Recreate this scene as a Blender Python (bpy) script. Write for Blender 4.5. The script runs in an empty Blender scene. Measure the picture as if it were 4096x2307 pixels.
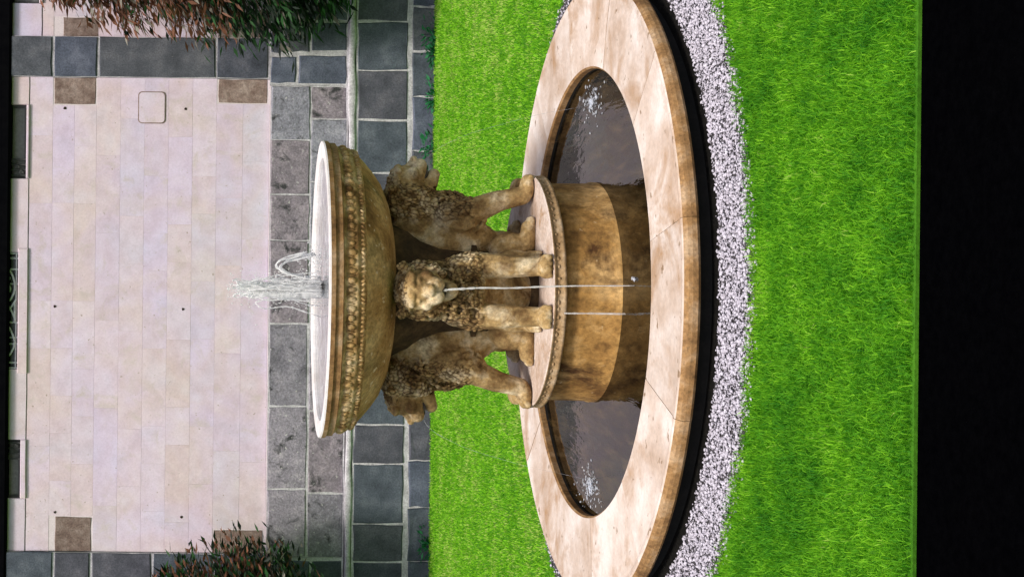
import bpy, bmesh, math, random
import numpy as np
from mathutils import Vector, Matrix, noise

R = math.radians
random.seed(7)
rng = np.random.default_rng(7)
scene = bpy.context.scene
col = scene.collection

# ------------------------------------------------------------------ camera
cd = bpy.data.cameras.new('camera')
cam = bpy.data.objects.new('camera', cd)
col.objects.link(cam)
EYE = Vector((0.0, -8.45, 2.39))
roll = R(0.6)
# the photograph lies on its side: world up points to the left of the frame
ax_r = Vector((math.sin(roll), 0, -math.cos(roll)))
ax_u = Vector((math.cos(roll), 0, math.sin(roll)))
ax_b = Vector((0, -1, 0))
m = Matrix.Identity(4)
for i in range(3):
    m[i][0], m[i][1], m[i][2], m[i][3] = ax_r[i], ax_u[i], ax_b[i], EYE[i]
cam.matrix_world = m
cd.sensor_width = 36.0
cd.lens = 36.0 * 5250 / 4096
cd.shift_x = (2048 - 940) / 4096
cd.shift_y = 0.0
cd.clip_start = 0.1
cd.clip_end = 2000
scene.camera = cam

# ------------------------------------------------------------------ sky, sun, exposure
SUN_EL, SUN_AZ = R(60), R(192)          # azimuth measured clockwise from +Y
world = bpy.data.worlds.new('World')
scene.world = world
world.use_nodes = True
wn = world.node_tree
bg = wn.nodes['Background']
sky = wn.nodes.new('ShaderNodeTexSky')
sky.sky_type = 'NISHITA'
sky.sun_disc = False
sky.sun_elevation = SUN_EL
sky.sun_rotation = SUN_AZ
sky.air_density = 1.0
sky.dust_density = 5.0
sky.ozone_density = 1.0
wn.links.new(sky.outputs[0], bg.inputs[0])
bg.inputs[1].default_value = 0.052

sd = bpy.data.lights.new('sun', 'SUN')
sd.energy = 1.5
sd.angle = R(11)
sd.color = (1.0, 0.95, 0.88)
sun = bpy.data.objects.new('sun', sd)
col.objects.link(sun)
sdir = Vector((math.sin(SUN_AZ) * math.cos(SUN_EL), math.cos(SUN_AZ) * math.cos(SUN_EL), math.sin(SUN_EL)))
sun.rotation_euler = sdir.to_track_quat('Z', 'Y').to_euler()
sun.location = sdir * 30

vs = scene.view_settings
vs.view_transform = 'Standard'
vs.look = 'None'
vs.exposure = 1.22
vs.gamma = 1.0
vs.use_curve_mapping = False

# ------------------------------------------------------------------ materials
def nodes_of(name):
    mt = bpy.data.materials.new(name)
    mt.use_nodes = True
    nt = mt.node_tree
    return mt, nt, nt.nodes['Principled BSDF']

def ramp(nt, stops):
    r = nt.nodes.new('ShaderNodeValToRGB')
    e = r.color_ramp.elements
    while len(e) < len(stops):
        e.new(0.5)
    for k, (p, c) in enumerate(stops):
        e[k].position = p
        e[k].color = (c[0], c[1], c[2], 1)
    return r

def mixc(nt, fac, a, b, mode='MIX'):
    n = nt.nodes.new('ShaderNodeMix')
    n.data_type = 'RGBA'
    n.blend_type = mode
    for sock, v in ((n.inputs[0], fac), (n.inputs[6], a), (n.inputs[7], b)):
        if isinstance(v, (int, float)):
            sock.default_value = v
        elif isinstance(v, tuple):
            sock.default_value = (v[0], v[1], v[2], 1)
        else:
            nt.links.new(v, sock)
    return n.outputs[2]

def noise_tex(nt, vec, scale, detail=6, rough=0.6, dist=0.0):
    n = nt.nodes.new('ShaderNodeTexNoise')
    n.inputs['Scale'].default_value = scale
    n.inputs['Detail'].default_value = detail
    n.inputs['Roughness'].default_value = rough
    n.inputs['Distortion'].default_value = dist
    nt.links.new(vec, n.inputs['Vector'])
    return n.outputs['Fac']

def stone(name, stops, scale=4.0, fine=60.0, fine_amt=0.35, bump=0.25, bump_dist=0.004, rough=0.85,
          stain=None, stain_scale=2.0, stain_lo=0.5, stain_hi=0.65, per_obj=0.0, stretch=(1, 1, 1), tints=None, spec=0.3,
          specks=None, speck_scale=40, speck_lo=0.62, blotch=False):
    mt, nt, b = nodes_of(name)
    tc = nt.nodes.new('ShaderNodeTexCoord')
    mp = nt.nodes.new('ShaderNodeMapping')
    mp.inputs['Scale'].default_value = stretch
    nt.links.new(tc.outputs['Object'], mp.inputs['Vector'])
    oi = nt.nodes.new('ShaderNodeObjectInfo')
    if per_obj > 0 or tints:
        cmb = nt.nodes.new('ShaderNodeVectorMath'); cmb.operation = 'SCALE'
        cmb.inputs[0].default_value = (37.0, 11.0, 23.0)
        nt.links.new(oi.outputs['Random'], cmb.inputs['Scale'])
        nt.links.new(cmb.outputs[0], mp.inputs['Location'])
    vec = mp.outputs['Vector']
    f = noise_tex(nt, vec, scale)
    rp = ramp(nt, stops)
    nt.links.new(f, rp.inputs[0])
    c = rp.outputs[0]
    if tints:
        tr = ramp(nt, [(i / len(tints), t) for i, t in enumerate(tints)])
        tr.color_ramp.interpolation = 'CONSTANT'
        nt.links.new(oi.outputs['Random'], tr.inputs[0])
        c = mixc(nt, 1.0, c, tr.outputs[0], 'MULTIPLY')
    if blotch:
        bf = noise_tex(nt, tc.outputs['Object'], 1.3, 3, 0.5, 0.4)
        br = ramp(nt, [(0.30, (.95, .97, 1.03)), (0.45, (1.0, .96, 1.0)), (0.58, (1.0, .95, .90)), (0.72, (.97, .99, .98))])
        nt.links.new(bf, br.inputs[0])
        c = mixc(nt, 1.0, c, br.outputs[0], 'MULTIPLY')
    if stain:
        sf = noise_tex(nt, vec, stain_scale, 8, 0.65, 0.6)
        sr = ramp(nt, [(stain_lo, (0, 0, 0)), (stain_hi, (1, 1, 1))])
        nt.links.new(sf, sr.inputs[0])
        c = mixc(nt, sr.outputs[0], c, stain)
    ff = noise_tex(nt, vec, fine, 4, 0.7)
    fr = ramp(nt, [(0.3, (1 - fine_amt,) * 3), (0.7, (1 + fine_amt * 0.4,) * 3)])
    nt.links.new(ff, fr.inputs[0])
    c = mixc(nt, 1.0, c, fr.outputs[0], 'MULTIPLY')
    if specks:
        sp = noise_tex(nt, vec, speck_scale, 3, 0.55)
        sr2 = ramp(nt, [(speck_lo, (0, 0, 0)), (speck_lo + 0.06, (1, 1, 1))])
        nt.links.new(sp, sr2.inputs[0])
        c = mixc(nt, sr2.outputs[0], c, specks)
    if per_obj > 0:
        hv = nt.nodes.new('ShaderNodeHueSaturation')
        mr = nt.nodes.new('ShaderNodeMapRange')
        mr.inputs['To Min'].default_value = 1 - per_obj
        mr.inputs['To Max'].default_value = 1 + per_obj
        nt.links.new(oi.outputs['Random'], mr.inputs['Value'])
        nt.links.new(mr.outputs[0], hv.inputs['Value'])
        nt.links.new(c, hv.inputs['Color'])
        c = hv.outputs[0]
    nt.links.new(c, b.inputs['Base Color'])
    b.inputs['Roughness'].default_value = rough
    b.inputs['Specular IOR Level'].default_value = spec
    bp = nt.nodes.new('ShaderNodeBump')
    bp.inputs['Strength'].default_value = bump
    bp.inputs['Distance'].default_value = bump_dist
    ad = nt.nodes.new('ShaderNodeMath'); ad.operation = 'ADD'
    nt.links.new(ff, ad.inputs[0]); nt.links.new(f, ad.inputs[1])
    nt.links.new(ad.outputs[0], bp.inputs['Height'])
    nt.links.new(bp.outputs[0], b.inputs['Normal'])
    return mt

def plain(name, c, rough=0.6, spec=0.4, metallic=0.0):
    mt, nt, b = nodes_of(name)
    tc = nt.nodes.new('ShaderNodeTexCoord')
    f = noise_tex(nt, tc.outputs['Object'], 25, 5)
    rp = ramp(nt, [(0.3, tuple(x * 0.75 for x in c)), (0.7, tuple(min(1, x * 1.15) for x in c))])
    nt.links.new(f, rp.inputs[0])
    nt.links.new(rp.outputs[0], b.inputs['Base Color'])
    b.inputs['Roughness'].default_value = rough
    b.inputs['Specular IOR Level'].default_value = spec
    b.inputs['Metallic'].default_value = metallic
    return mt

M = {}
M['ashlar'] = stone('pale_ashlar', [(0.3, (0.61, 0.53, 0.595)), (0.5, (0.67, 0.60, 0.68)), (0.72, (0.72, 0.665, 0.75))],
                    scale=5, fine=45, fine_amt=0.12, bump=0.2, bump_dist=0.003, per_obj=0.035, stain=(0.56, 0.48, 0.46), stain_scale=3, stain_lo=0.55, stain_hi=0.75,
                    tints=[(1, .96, 1.0), (.97, .97, 1.03), (1, .95, .91), (.965, .97, .97), (1, .965, .96), (.97, .945, 1.03), (1, .98, 1.0), (.985, .945, .96)], blotch=True,
                    specks=(0.36, 0.29, 0.25), speck_scale=22, speck_lo=0.685)
M['mortar_pale'] = stone('pale_mortar', [(0.3, (0.66, 0.58, 0.60)), (0.7, (0.74, 0.66, 0.69))], scale=8, fine=80, fine_amt=0.2)
M['mortar_white'] = stone('white_mortar', [(0.3, (0.36, 0.345, 0.37)), (0.6, (0.62, 0.60, 0.64))], scale=9, fine=50, fine_amt=0.4, bump=0.6, bump_dist=0.01)
M['dark_stone'] = stone('dark_volcanic_stone', [(0.3, (0.056, 0.062, 0.081)), (0.52, (0.094, 0.103, 0.132)), (0.75, (0.165, 0.17, 0.205))],
                        scale=4, fine=55, fine_amt=0.45, bump=0.5, bump_dist=0.006, per_obj=0.22,
                        tints=[(1, 1, 1.04), (1.05, .98, .98), (.92, 1, 1), (1, .98, .92), (.95, 1, 1.1)], specks=(0.20, 0.19, 0.20), speck_scale=30, speck_lo=0.73)
M['worn_stone'] = stone('worn_grey_stone', [(0.28, (0.19, 0.185, 0.215)), (0.5, (0.285, 0.275, 0.32)), (0.72, (0.40, 0.385, 0.43))],
                        scale=7, fine=40, fine_amt=0.5, bump=0.8, bump_dist=0.01, per_obj=0.15,
                        tints=[(1, .97, 1.0), (1.04, .93, .94), (.94, .98, 1), (.96, .98, 1.02), (1.0, .95, .97)], specks=(0.46, 0.45, 0.45), speck_scale=22, speck_lo=0.66,
                        stain=(0.055, 0.055, 0.06), stain_scale=4.5, stain_lo=0.56, stain_hi=0.66)
M['quoin'] = stone('brown_quoin_stone', [(0.3, (0.15, 0.095, 0.080)), (0.5, (0.25, 0.18, 0.155)), (0.72, (0.38, 0.30, 0.27))],
                   scale=9, fine=50, fine_amt=0.45, bump=0.6, per_obj=0.12)
M['coping'] = stone('pale_coping_stone', [(0.3, (0.46, 0.33, 0.24)), (0.46, (0.62, 0.50, 0.42)), (0.64, (0.78, 0.70, 0.65))],
                    scale=2.6, fine=40, fine_amt=0.16, bump=0.25, stain=(0.40, 0.23, 0.11), stain_scale=2.2, stain_lo=0.49, stain_hi=0.68, per_obj=0.05,
                    specks=(0.26, 0.17, 0.10), speck_scale=14, speck_lo=0.66, rough=0.5, spec=0.5)
M['coping_face'] = stone('stained_coping_face', [(0.3, (0.16, 0.08, 0.03)), (0.5, (0.36, 0.20, 0.08)), (0.7, (0.52, 0.36, 0.22))],
                         scale=7, fine=50, fine_amt=0.45, bump=0.5)
M['brown_stone'] = stone('brown_carved_stone', [(0.30, (0.18, 0.092, 0.026)), (0.48, (0.46, 0.275, 0.100)), (0.68, (0.72, 0.52, 0.26))],
                         scale=4.5, fine=45, fine_amt=0.5, bump=0.5, bump_dist=0.005, stain=(0.14, 0.105, 0.026), stain_scale=3.0, stain_lo=0.54, stain_hi=0.7,
                         stretch=(1, 1, 0.45), specks=(0.70, 0.58, 0.42), speck_scale=17, speck_lo=0.64)
M['column_shade'] = stone('column_shade_stone', [(0.28, (0.022, 0.014, 0.008)), (0.5, (0.060, 0.036, 0.016)), (0.72, (0.15, 0.09, 0.04))], scale=6, fine=45, fine_amt=0.5, bump=0.6)  # darker stone for the column: shade under the bowl put into its colour
M['drum'] = stone('brown_drum_stone', [(0.32, (0.17, 0.08, 0.020)), (0.48, (0.42, 0.23, 0.065)), (0.66, (0.66, 0.42, 0.17))],
                  scale=4.5, fine=32, fine_amt=0.5, bump=0.5, bump_dist=0.005, stretch=(1, 1, 0.8),
                  stain=(0.085, 0.036, 0.010), stain_scale=3.2, stain_lo=0.53, stain_hi=0.66, specks=(0.58, 0.44, 0.26), speck_scale=20, speck_lo=0.68)
M['lion'] = stone('lion_stone', [(0.32, (0.20, 0.11, 0.04)), (0.48, (0.46, 0.31, 0.135)), (0.66, (0.78, 0.65, 0.45))],
                  scale=7, fine=50, fine_amt=0.45, bump=0.5, bump_dist=0.004, stain=(0.13, 0.07, 0.025), stain_scale=4.2, stain_lo=0.48, stain_hi=0.64)
M['platform'] = stone('pale_platform_stone', [(0.3, (0.46, 0.32, 0.23)), (0.5, (0.62, 0.50, 0.43)), (0.7, (0.74, 0.65, 0.60))],
                      scale=5, fine=45, fine_amt=0.3, bump=0.4, stain=(0.36, 0.20, 0.08), stain_scale=4, stain_lo=0.55, stain_hi=0.7)
M['edge_stone'] = stone('weathered_edge_stone', [(0.28, (0.26, 0.15, 0.06)), (0.5, (0.44, 0.29, 0.15)), (0.72, (0.62, 0.48, 0.33))], scale=8, fine=45, fine_amt=0.5, bump=0.6)
M['band_stone'] = stone('carved_band_stone', [(0.30, (0.22, 0.11, 0.03)), (0.48, (0.52, 0.33, 0.13)), (0.68, (0.78, 0.60, 0.35))], scale=9, fine=45, fine_amt=0.55, bump=0.6, stain=(0.20, 0.10, 0.03), stain_scale=5, stain_lo=0.52, stain_hi=0.66)
M['rim'] = stone('pale_rim_stone', [(0.3, (0.62, 0.57, 0.54)), (0.7, (0.80, 0.78, 0.79))], scale=6, fine=45, fine_amt=0.15, bump=0.2)
M['shade_black'] = stone('shade_black_stone', [(0.3, (0.010, 0.010, 0.010)), (0.7, (0.022, 0.020, 0.018))], scale=9, fine=50)  # near black, so the colour itself carries the shade below the coping
M['shade_soil'] = stone('shade_black_soil', [(0.3, (0.006, 0.006, 0.006)), (0.7, (0.018, 0.016, 0.013))], scale=20, fine=90, bump=1.0, bump_dist=0.02, spec=0.1)  # ground ring painted near black as the coping's shade strip
M['gravel_bed'] = stone('gravel_bed', [(0.3, (0.03, 0.028, 0.03)), (0.7, (0.14, 0.13, 0.14))], scale=40, fine=120, bump=1.0, bump_dist=0.01, spec=0.1)
M['pebble'] = stone('white_pebble', [(0.36, (0.22, 0.20, 0.23)), (0.46, (0.50, 0.47, 0.54)), (0.68, (0.74, 0.71, 0.80))], scale=55, fine=120, fine_amt=0.25)
M['bezel_strip'] = stone('bezel_strip_black', [(0.3, (0.0006, 0.0006, 0.0009)), (0.7, (0.0014, 0.0014, 0.0018))], scale=30, fine=150, bump=0.2, spec=0.0, rough=1.0)
M['lawn'] = stone('lawn_ground', [(0.3, (0.04, 0.15, 0.010)), (0.7, (0.08, 0.24, 0.016))], scale=3, fine=60, fine_amt=0.4, spec=0.05, rough=1.0)
M['bezel_top'] = stone('bezel_top_black', [(0.3, (0.002, 0.002, 0.003)), (0.7, (0.004, 0.004, 0.005))], scale=10, spec=0.02, rough=1.0)
M['hole'] = plain('hole_dark', (0.035, 0.025, 0.018), 1.0, 0.0)
M['glass'] = plain('window_glass', (0.21, 0.21, 0.205), 0.25, 0.4)
M['glass_blue'] = plain('window_glass_blue', (0.24, 0.24, 0.33), 0.25, 0.4)
M['iron'] = plain('grey_iron', (0.62, 0.62, 0.66), 0.5)
M['dark_iron'] = plain('dark_iron', (0.06, 0.06, 0.06), 0.5)
M['nozzle'] = plain('nozzle_bronze', (0.03, 0.025, 0.022), 0.4, 0.5)
M['bark'] = stone('bark', [(0.3, (0.03, 0.02, 0.014)), (0.7, (0.09, 0.06, 0.04))], scale=12, fine=60, bump=1.0, bump_dist=0.01)

def leaf_mat(name, c, var=0.35, trans=0.3):
    mt, nt, b = nodes_of(name)
    at = nt.nodes.new('ShaderNodeAttribute'); at.attribute_name = 'tint'
    rp = ramp(nt, [(0.0, tuple(x * (1 - var) for x in c)), (0.6, c), (1.0, tuple(x * (1 + var) + 0.01 for x in c))])
    nt.links.new(at.outputs['Fac'], rp.inputs[0])
    nt.links.new(rp.outputs[0], b.inputs['Base Color'])
    b.inputs['Roughness'].default_value = 0.55
    b.inputs['Specular IOR Level'].default_value = 0.25
    tr = nt.nodes.new('ShaderNodeBsdfTranslucent')
    nt.links.new(rp.outputs[0], tr.inputs['Color'])
    mx = nt.nodes.new('ShaderNodeMixShader')
    mx.inputs[0].default_value = trans
    nt.links.new(b.outputs[0], mx.inputs[1]); nt.links.new(tr.outputs[0], mx.inputs[2])
    nt.links.new(mx.outputs[0], nt.nodes['Material Output'].inputs['Surface'])
    return mt

M['leaf_green'] = leaf_mat('leaf_green', (0.022, 0.085, 0.020))
M['leaf_dark'] = leaf_mat('leaf_dark', (0.010, 0.022, 0.012))
M['leaf_red'] = leaf_mat("leaf_red", (0.20, 0.085, 0.048))
M['leaf_pale'] = leaf_mat('leaf_pale', (0.26, 0.24, 0.20))
M['weed'] = leaf_mat('weed_leaf', (0.02, 0.17, 0.06))

def grass_mat():
    mt, nt, b = nodes_of('grass_blade')
    at = nt.nodes.new('ShaderNodeAttribute'); at.attribute_name = 'tint'
    rp = ramp(nt, [(0.0, (0.020, 0.16, 0.018)), (0.32, (0.075, 0.31, 0.016)), (0.62, (0.185, 0.50, 0.020)), (0.88, (0.34, 0.72, 0.034)), (1.0, (0.52, 0.68, 0.16))])
    nt.links.new(at.outputs['Fac'], rp.inputs[0])
    nt.links.new(rp.outputs[0], b.inputs['Base Color'])
    b.inputs['Roughness'].default_value = 0.6
    b.inputs['Specular IOR Level'].default_value = 0.12
    tr = nt.nodes.new('ShaderNodeBsdfTranslucent')
    nt.links.new(rp.outputs[0], tr.inputs['Color'])
    mx = nt.nodes.new('ShaderNodeMixShader'); mx.inputs[0].default_value = 0.5
    nt.links.new(b.outputs[0], mx.inputs[1]); nt.links.new(tr.outputs[0], mx.inputs[2])
    nt.links.new(mx.outputs[0], nt.nodes['Material Output'].inputs['Surface'])
    return mt
M['grass'] = grass_mat()

def pool_mat(name, c, ripple=0.12, ior=1.5, stretch=(1, 1, 1)):
    mt, nt, b = nodes_of(name)
    tc = nt.nodes.new('ShaderNodeTexCoord')
    mp = nt.nodes.new('ShaderNodeMapping'); mp.inputs['Scale'].default_value = stretch
    nt.links.new(tc.outputs['Object'], mp.inputs['Vector'])
    f = noise_tex(nt, mp.outputs['Vector'], 14, 3, 0.5, 0.3)
    f2 = noise_tex(nt, mp.outputs['Vector'], 9.0, 5, 0.7)
    rp = ramp(nt, [(0.40, tuple(x * 0.15 for x in c)), (0.52, tuple(x * 0.6 for x in c)), (0.68, tuple(x * 2.2 for x in c))])
    nt.links.new(f2, rp.inputs[0]); nt.links.new(rp.outputs[0], b.inputs['Base Color'])
    b.inputs['Roughness'].default_value = 0.01
    b.inputs['IOR'].default_value = ior
    bp = nt.nodes.new('ShaderNodeBump')
    bp.inputs['Strength'].default_value = ripple; bp.inputs['Distance'].default_value = 0.012
    nt.links.new(f, bp.inputs['Height']); nt.links.new(bp.outputs[0], b.inputs['Normal'])
    return mt
M['pool'] = pool_mat('pool_water', (0.020, 0.013, 0.005), 0.16, 1.31, (1.5, 0.30, 1))  # streaky brown base paints the wall's reflection into the water colour
M['bowl_water'] = pool_mat('bowl_water', (0.25, 0.27, 0.30), 0.3, 1.5)

def froth(name, alpha, c=(0.88, 0.92, 1.0)):
    mt, nt, b = nodes_of(name)
    b.inputs['Base Color'].default_value = (*c, 1)
    b.inputs['Roughness'].default_value = 0.15
    b.inputs['Subsurface Weight'].default_value = 0.0
    tp = nt.nodes.new('ShaderNodeBsdfTransparent')
    tl = nt.nodes.new('ShaderNodeBsdfTranslucent'); tl.inputs['Color'].default_value = (*c, 1)
    m1 = nt.nodes.new('ShaderNodeMixShader'); m1.inputs[0].default_value = 0.45
    nt.links.new(b.outputs[0], m1.inputs[1]); nt.links.new(tl.outputs[0], m1.inputs[2])
    tc = nt.nodes.new('ShaderNodeTexCoord')
    f = noise_tex(nt, tc.outputs['Object'], 22, 4)
    mr = nt.nodes.new('ShaderNodeMapRange')
    mr.inputs['From Min'].default_value = 0.3; mr.inputs['From Max'].default_value = 0.7
    mr.inputs['To Min'].default_value = max(0, alpha - 0.25); mr.inputs['To Max'].default_value = min(1, alpha + 0.25)
    nt.links.new(f, mr.inputs['Value'])
    m2 = nt.nodes.new('ShaderNodeMixShader')
    nt.links.new(mr.outputs[0], m2.inputs[0])
    nt.links.new(tp.outputs[0], m2.inputs[1]); nt.links.new(m1.outputs[0], m2.inputs[2])
    nt.links.new(m2.outputs[0], nt.nodes['Material Output'].inputs['Surface'])
    return mt
M['froth'] = froth('water_froth', 0.60, (1.0, 1.0, 1.0))
M['froth_thin'] = froth('water_thread', 0.25)
M['froth_soft'] = froth('water_froth_soft', 0.55, (1.0, 1.0, 1.0))
M['splash'] = froth('water_splash', 0.5)

# ------------------------------------------------------------------ helpers
def wloc(o):
    v = Vector((0, 0, 0))
    while o is not None:
        v = v + o.location
        o = o.parent
    return v

def mk(name, verts, faces, mats, parent=None, smooth=False, mat_idx=None):
    """one mesh object from world-space vertices, stored relative to its parent's base point"""
    off = wloc(parent) if parent else Vector((0, 0, 0))
    me = bpy.data.meshes.new(name)
    me.from_pydata([(v[0] - off[0], v[1] - off[1], v[2] - off[2]) for v in verts], [], faces)
    if not isinstance(mats, (list, tuple)):
        mats = [mats]
    for mt in mats:
        me.materials.append(mt)
    if mat_idx is not None:
        me.polygons.foreach_set('material_index', mat_idx)
    if smooth:
        me.polygons.foreach_set('use_smooth', [True] * len(me.polygons))
    me.update()
    o = bpy.data.objects.new(name, me)
    col.objects.link(o)
    if parent:
        o.parent = parent
    return o

def thing(name, label, cat, loc=(0, 0, 0), group=None):
    o = bpy.data.objects.new(name, None)
    o.empty_display_size = 0.2
    o.location = loc
    col.objects.link(o)
    o['label'] = label; o['category'] = cat
    if group:
        o['group'] = group
    return o

def tag(o, label=None, cat=None, group=None, kind=None):
    if label: o['label'] = label
    if cat: o['category'] = cat
    if group: o['group'] = group
    if kind: o['kind'] = kind
    return o

class MB:
    def __init__(s):
        s.v = []; s.f = []; s.m = []
    def add(s, verts, faces, mi=0):
        n = len(s.v)
        s.v += [tuple(v) for v in verts]
        s.f += [tuple(i + n for i in f) for f in faces]
        s.m += [mi] * len(faces)
    def build(s, name, mats, parent=None, smooth=False):
        return mk(name, s.v, s.f, mats, parent, smooth, s.m)

def box(x0, x1, y0, y1, z0, z1):
    v = [(x0, y0, z0), (x1, y0, z0), (x1, y1, z0), (x0, y1, z0), (x0, y0, z1), (x1, y0, z1), (x1, y1, z1), (x0, y1, z1)]
    f = [(0, 3, 2, 1), (4, 5, 6, 7), (0, 1, 5, 4), (1, 2, 6, 5), (2, 3, 7, 6), (3, 0, 4, 7)]
    return v, f

def block(x0, x1, yf, yb, z0, z1, bev=0.008, jit=0.003, ns=3):
    """a dressed stone: front face at yf (towards -Y), arrises worn back by bev, edges slightly uneven"""
    j = lambda: random.uniform(-jit, jit)
    c = [(x0, z0), (x1, z0), (x1, z1), (x0, z1)]
    P = []
    for k in range(4):
        (ax, az), (bx, bz) = c[k], c[(k + 1) % 4]
        for q in range(ns):
            t = q / ns
            P.append((ax + (bx - ax) * t, az + (bz - az) * t))
    n = len(P)
    cx, cz = (x0 + x1) / 2, (z0 + z1) / 2
    v = [(x, yb, z) for x, z in P]
    e = []
    for x, z in P:
        e.append((x + j(), z + j()))
    v += [(x, yf + bev, z) for x, z in e]
    for (x, z) in e:
        w = bev * random.uniform(0.7, 1.5)
        sx = 0 if abs(x - cx) < (x1 - x0) * 0.45 else (1 if x < cx else -1)
        sz = 0 if abs(z - cz) < (z1 - z0) * 0.45 else (1 if z < cz else -1)
        v.append((x + sx * w, yf + j() * 0.4, z + sz * w))
    f = [tuple(range(n - 1, -1, -1))]
    for a in range(n):
        b = (a + 1) % n
        f.append((a, b, n + b, n + a))
        f.append((n + a, n + b, 2 * n + b, 2 * n + a))
    f.append(tuple(range(2 * n, 3 * n)))
    return v, f

def lathe(prof, n=96, a0=0.0, a1=2 * math.pi, mats=None):
    full = abs(a1 - a0 - 2 * math.pi) < 1e-6
    cnt = n if full else n + 1
    v = []; f = []; mi = []
    k = len(prof)
    for i in range(cnt):
        a = a0 + (a1 - a0) * i / n
        ca, sa = math.cos(a), math.sin(a)
        v += [(r * ca, r * sa, z) for r, z in prof]
    for i in range(n):
        i2 = (i + 1) % cnt
        for q in range(k - 1):
            f.append((i * k + q, i2 * k + q, i2 * k + q + 1, i * k + q + 1))
            mi.append(mats[q] if mats else 0)
    return v, f, mi

def tube(pts, rad, n=6):
    pts = [Vector(p) for p in pts]
    if not isinstance(rad, (list, tuple)):
        rad = [rad] * len(pts)
    v = []; f = []
    up = Vector((0.13, 0.31, 0.94))
    for i, p in enumerate(pts):
        t = (pts[min(i + 1, len(pts) - 1)] - pts[max(i - 1, 0)])
        if t.length < 1e-9: t = Vector((0, 0, 1))
        t.normalize()
        a = t.cross(up)
        if a.length < 0.05: a = t.cross(Vector((1, 0, 0)))
        a.normalize(); b = t.cross(a)
        for k in range(n):
            w = 2 * math.pi * k / n
            v.append(tuple(p + (a * math.cos(w) + b * math.sin(w)) * rad[i]))
    for i in range(len(pts) - 1):
        for k in range(n):
            k2 = (k + 1) % n
            f.append((i * n + k, i * n + k2, (i + 1) * n + k2, (i + 1) * n + k))
    f.append(tuple(range(n - 1, -1, -1)))
    f.append(tuple(range((len(pts) - 1) * n, len(pts) * n)))
    return v, f

_bm = bmesh.new(); bmesh.ops.create_icosphere(_bm, subdivisions=1, radius=1.0)
ICO_V = np.array([v.co[:] for v in _bm.verts]); ICO_F = [tuple(v.index for v in f.verts) for f in _bm.faces]; _bm.free()
_bm = bmesh.new(); bmesh.ops.create_icosphere(_bm, subdivisions=2, radius=1.0)
ICO2_V = np.array([v.co[:] for v in _bm.verts]); ICO2_F = [tuple(v.index for v in f.verts) for f in _bm.faces]; _bm.free()
_bm = bmesh.new(); bmesh.ops.create_icosphere(_bm, subdivisions=3, radius=1.0)
ICO3_V = np.array([v.co[:] for v in _bm.verts]); ICO3_F = [tuple(v.index for v in f.verts) for f in _bm.faces]; _bm.free()

def ball(c, r, rot=None, lvl=2):
    V, F = (ICO_V, ICO_F) if lvl == 1 else (ICO2_V, ICO2_F) if lvl == 2 else (ICO3_V, ICO3_F)
    r = np.array(r if hasattr(r, '__len__') else (r, r, r))
    P = V * r
    if rot is not None:
        P = P @ np.array(rot).T
    return (P + np.array(c)).tolist(), F

def big_mesh(name, verts, loops, counts, mat, tint=None, parent=None):
    """numpy mesh: verts Nx3, flat loop indices, polygon sizes, optional per-vertex 'tint'"""
    me = bpy.data.meshes.new(name)
    me.vertices.add(len(verts)); me.vertices.foreach_set('co', verts.astype(np.float32).ravel())
    me.loops.add(len(loops)); me.loops.foreach_set('vertex_index', loops.astype(np.int32))
    me.polygons.add(len(counts))
    starts = np.concatenate([[0], np.cumsum(counts)[:-1]]).astype(np.int32)
    me.polygons.foreach_set('loop_start', starts)
    me.polygons.foreach_set('loop_total', np.array(counts, dtype=np.int32))
    for mt in (mat if isinstance(mat, list) else [mat]):
        me.materials.append(mt)
    if tint is not None:
        at = me.attributes.new('tint', 'FLOAT', 'POINT')
        at.data.foreach_set('value', tint.astype(np.float32))
    me.update(calc_edges=True)
    me.validate()
    o = bpy.data.objects.new(name, me)
    col.objects.link(o)
    if parent: o.parent = parent
    return o

# ------------------------------------------------------------------ ground
FY = 7.55                                   # facade plane
LAWN_FRONT = -3.84
v, f = box(-400, 400, LAWN_FRONT, 400, -0.6, 0.0)
tag(mk('lawn', v, f, M['lawn']), kind='structure')
v, f = box(-400, 400, -12.0, LAWN_FRONT - 0.002, -0.6, -0.012)
tag(mk('bezel_strip', v, f, M['bezel_strip']), kind='structure')  # added ground strip in place of the black screen bezel
v, f = box(-400, 400, -400, -12.002, -0.6, -0.004)
tag(mk('ground', v, f, M['lawn']), kind='structure')

def ring_sheet(r0, r1, z, n=160):
    v = []; f = []
    for i in range(n):
        a = 2 * math.pi * i / n
        v += [(r0 * math.cos(a), r0 * math.sin(a), z), (r1 * math.cos(a), r1 * math.sin(a), z)]
    for i in range(n):
        j = (i + 1) % n
        f.append((2 * i, 2 * i + 1, 2 * j + 1, 2 * j))
    return v, f
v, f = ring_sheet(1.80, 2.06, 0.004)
tag(mk('shade_soil', v, f, M['shade_soil']), kind='structure')
v, f = ring_sheet(2.00, 2.43, 0.008)
tag(mk('gravel_bed', v, f, M['gravel_bed']), kind='structure')

# ------------------------------------------------------------------ facade
PXM = 16.0 / 5250                           # metres per photo pixel on the facade plane
fx = lambda y: (1155 - y) * PXM             # across
fz = lambda x: 2.39 - (x - 940) * PXM       # height
bld = thing('stone_building', 'pale ashlar stone building with dark stone pilasters, dark plinth and grilled windows behind the lawn',
            'building', (0, FY, 0))

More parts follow.
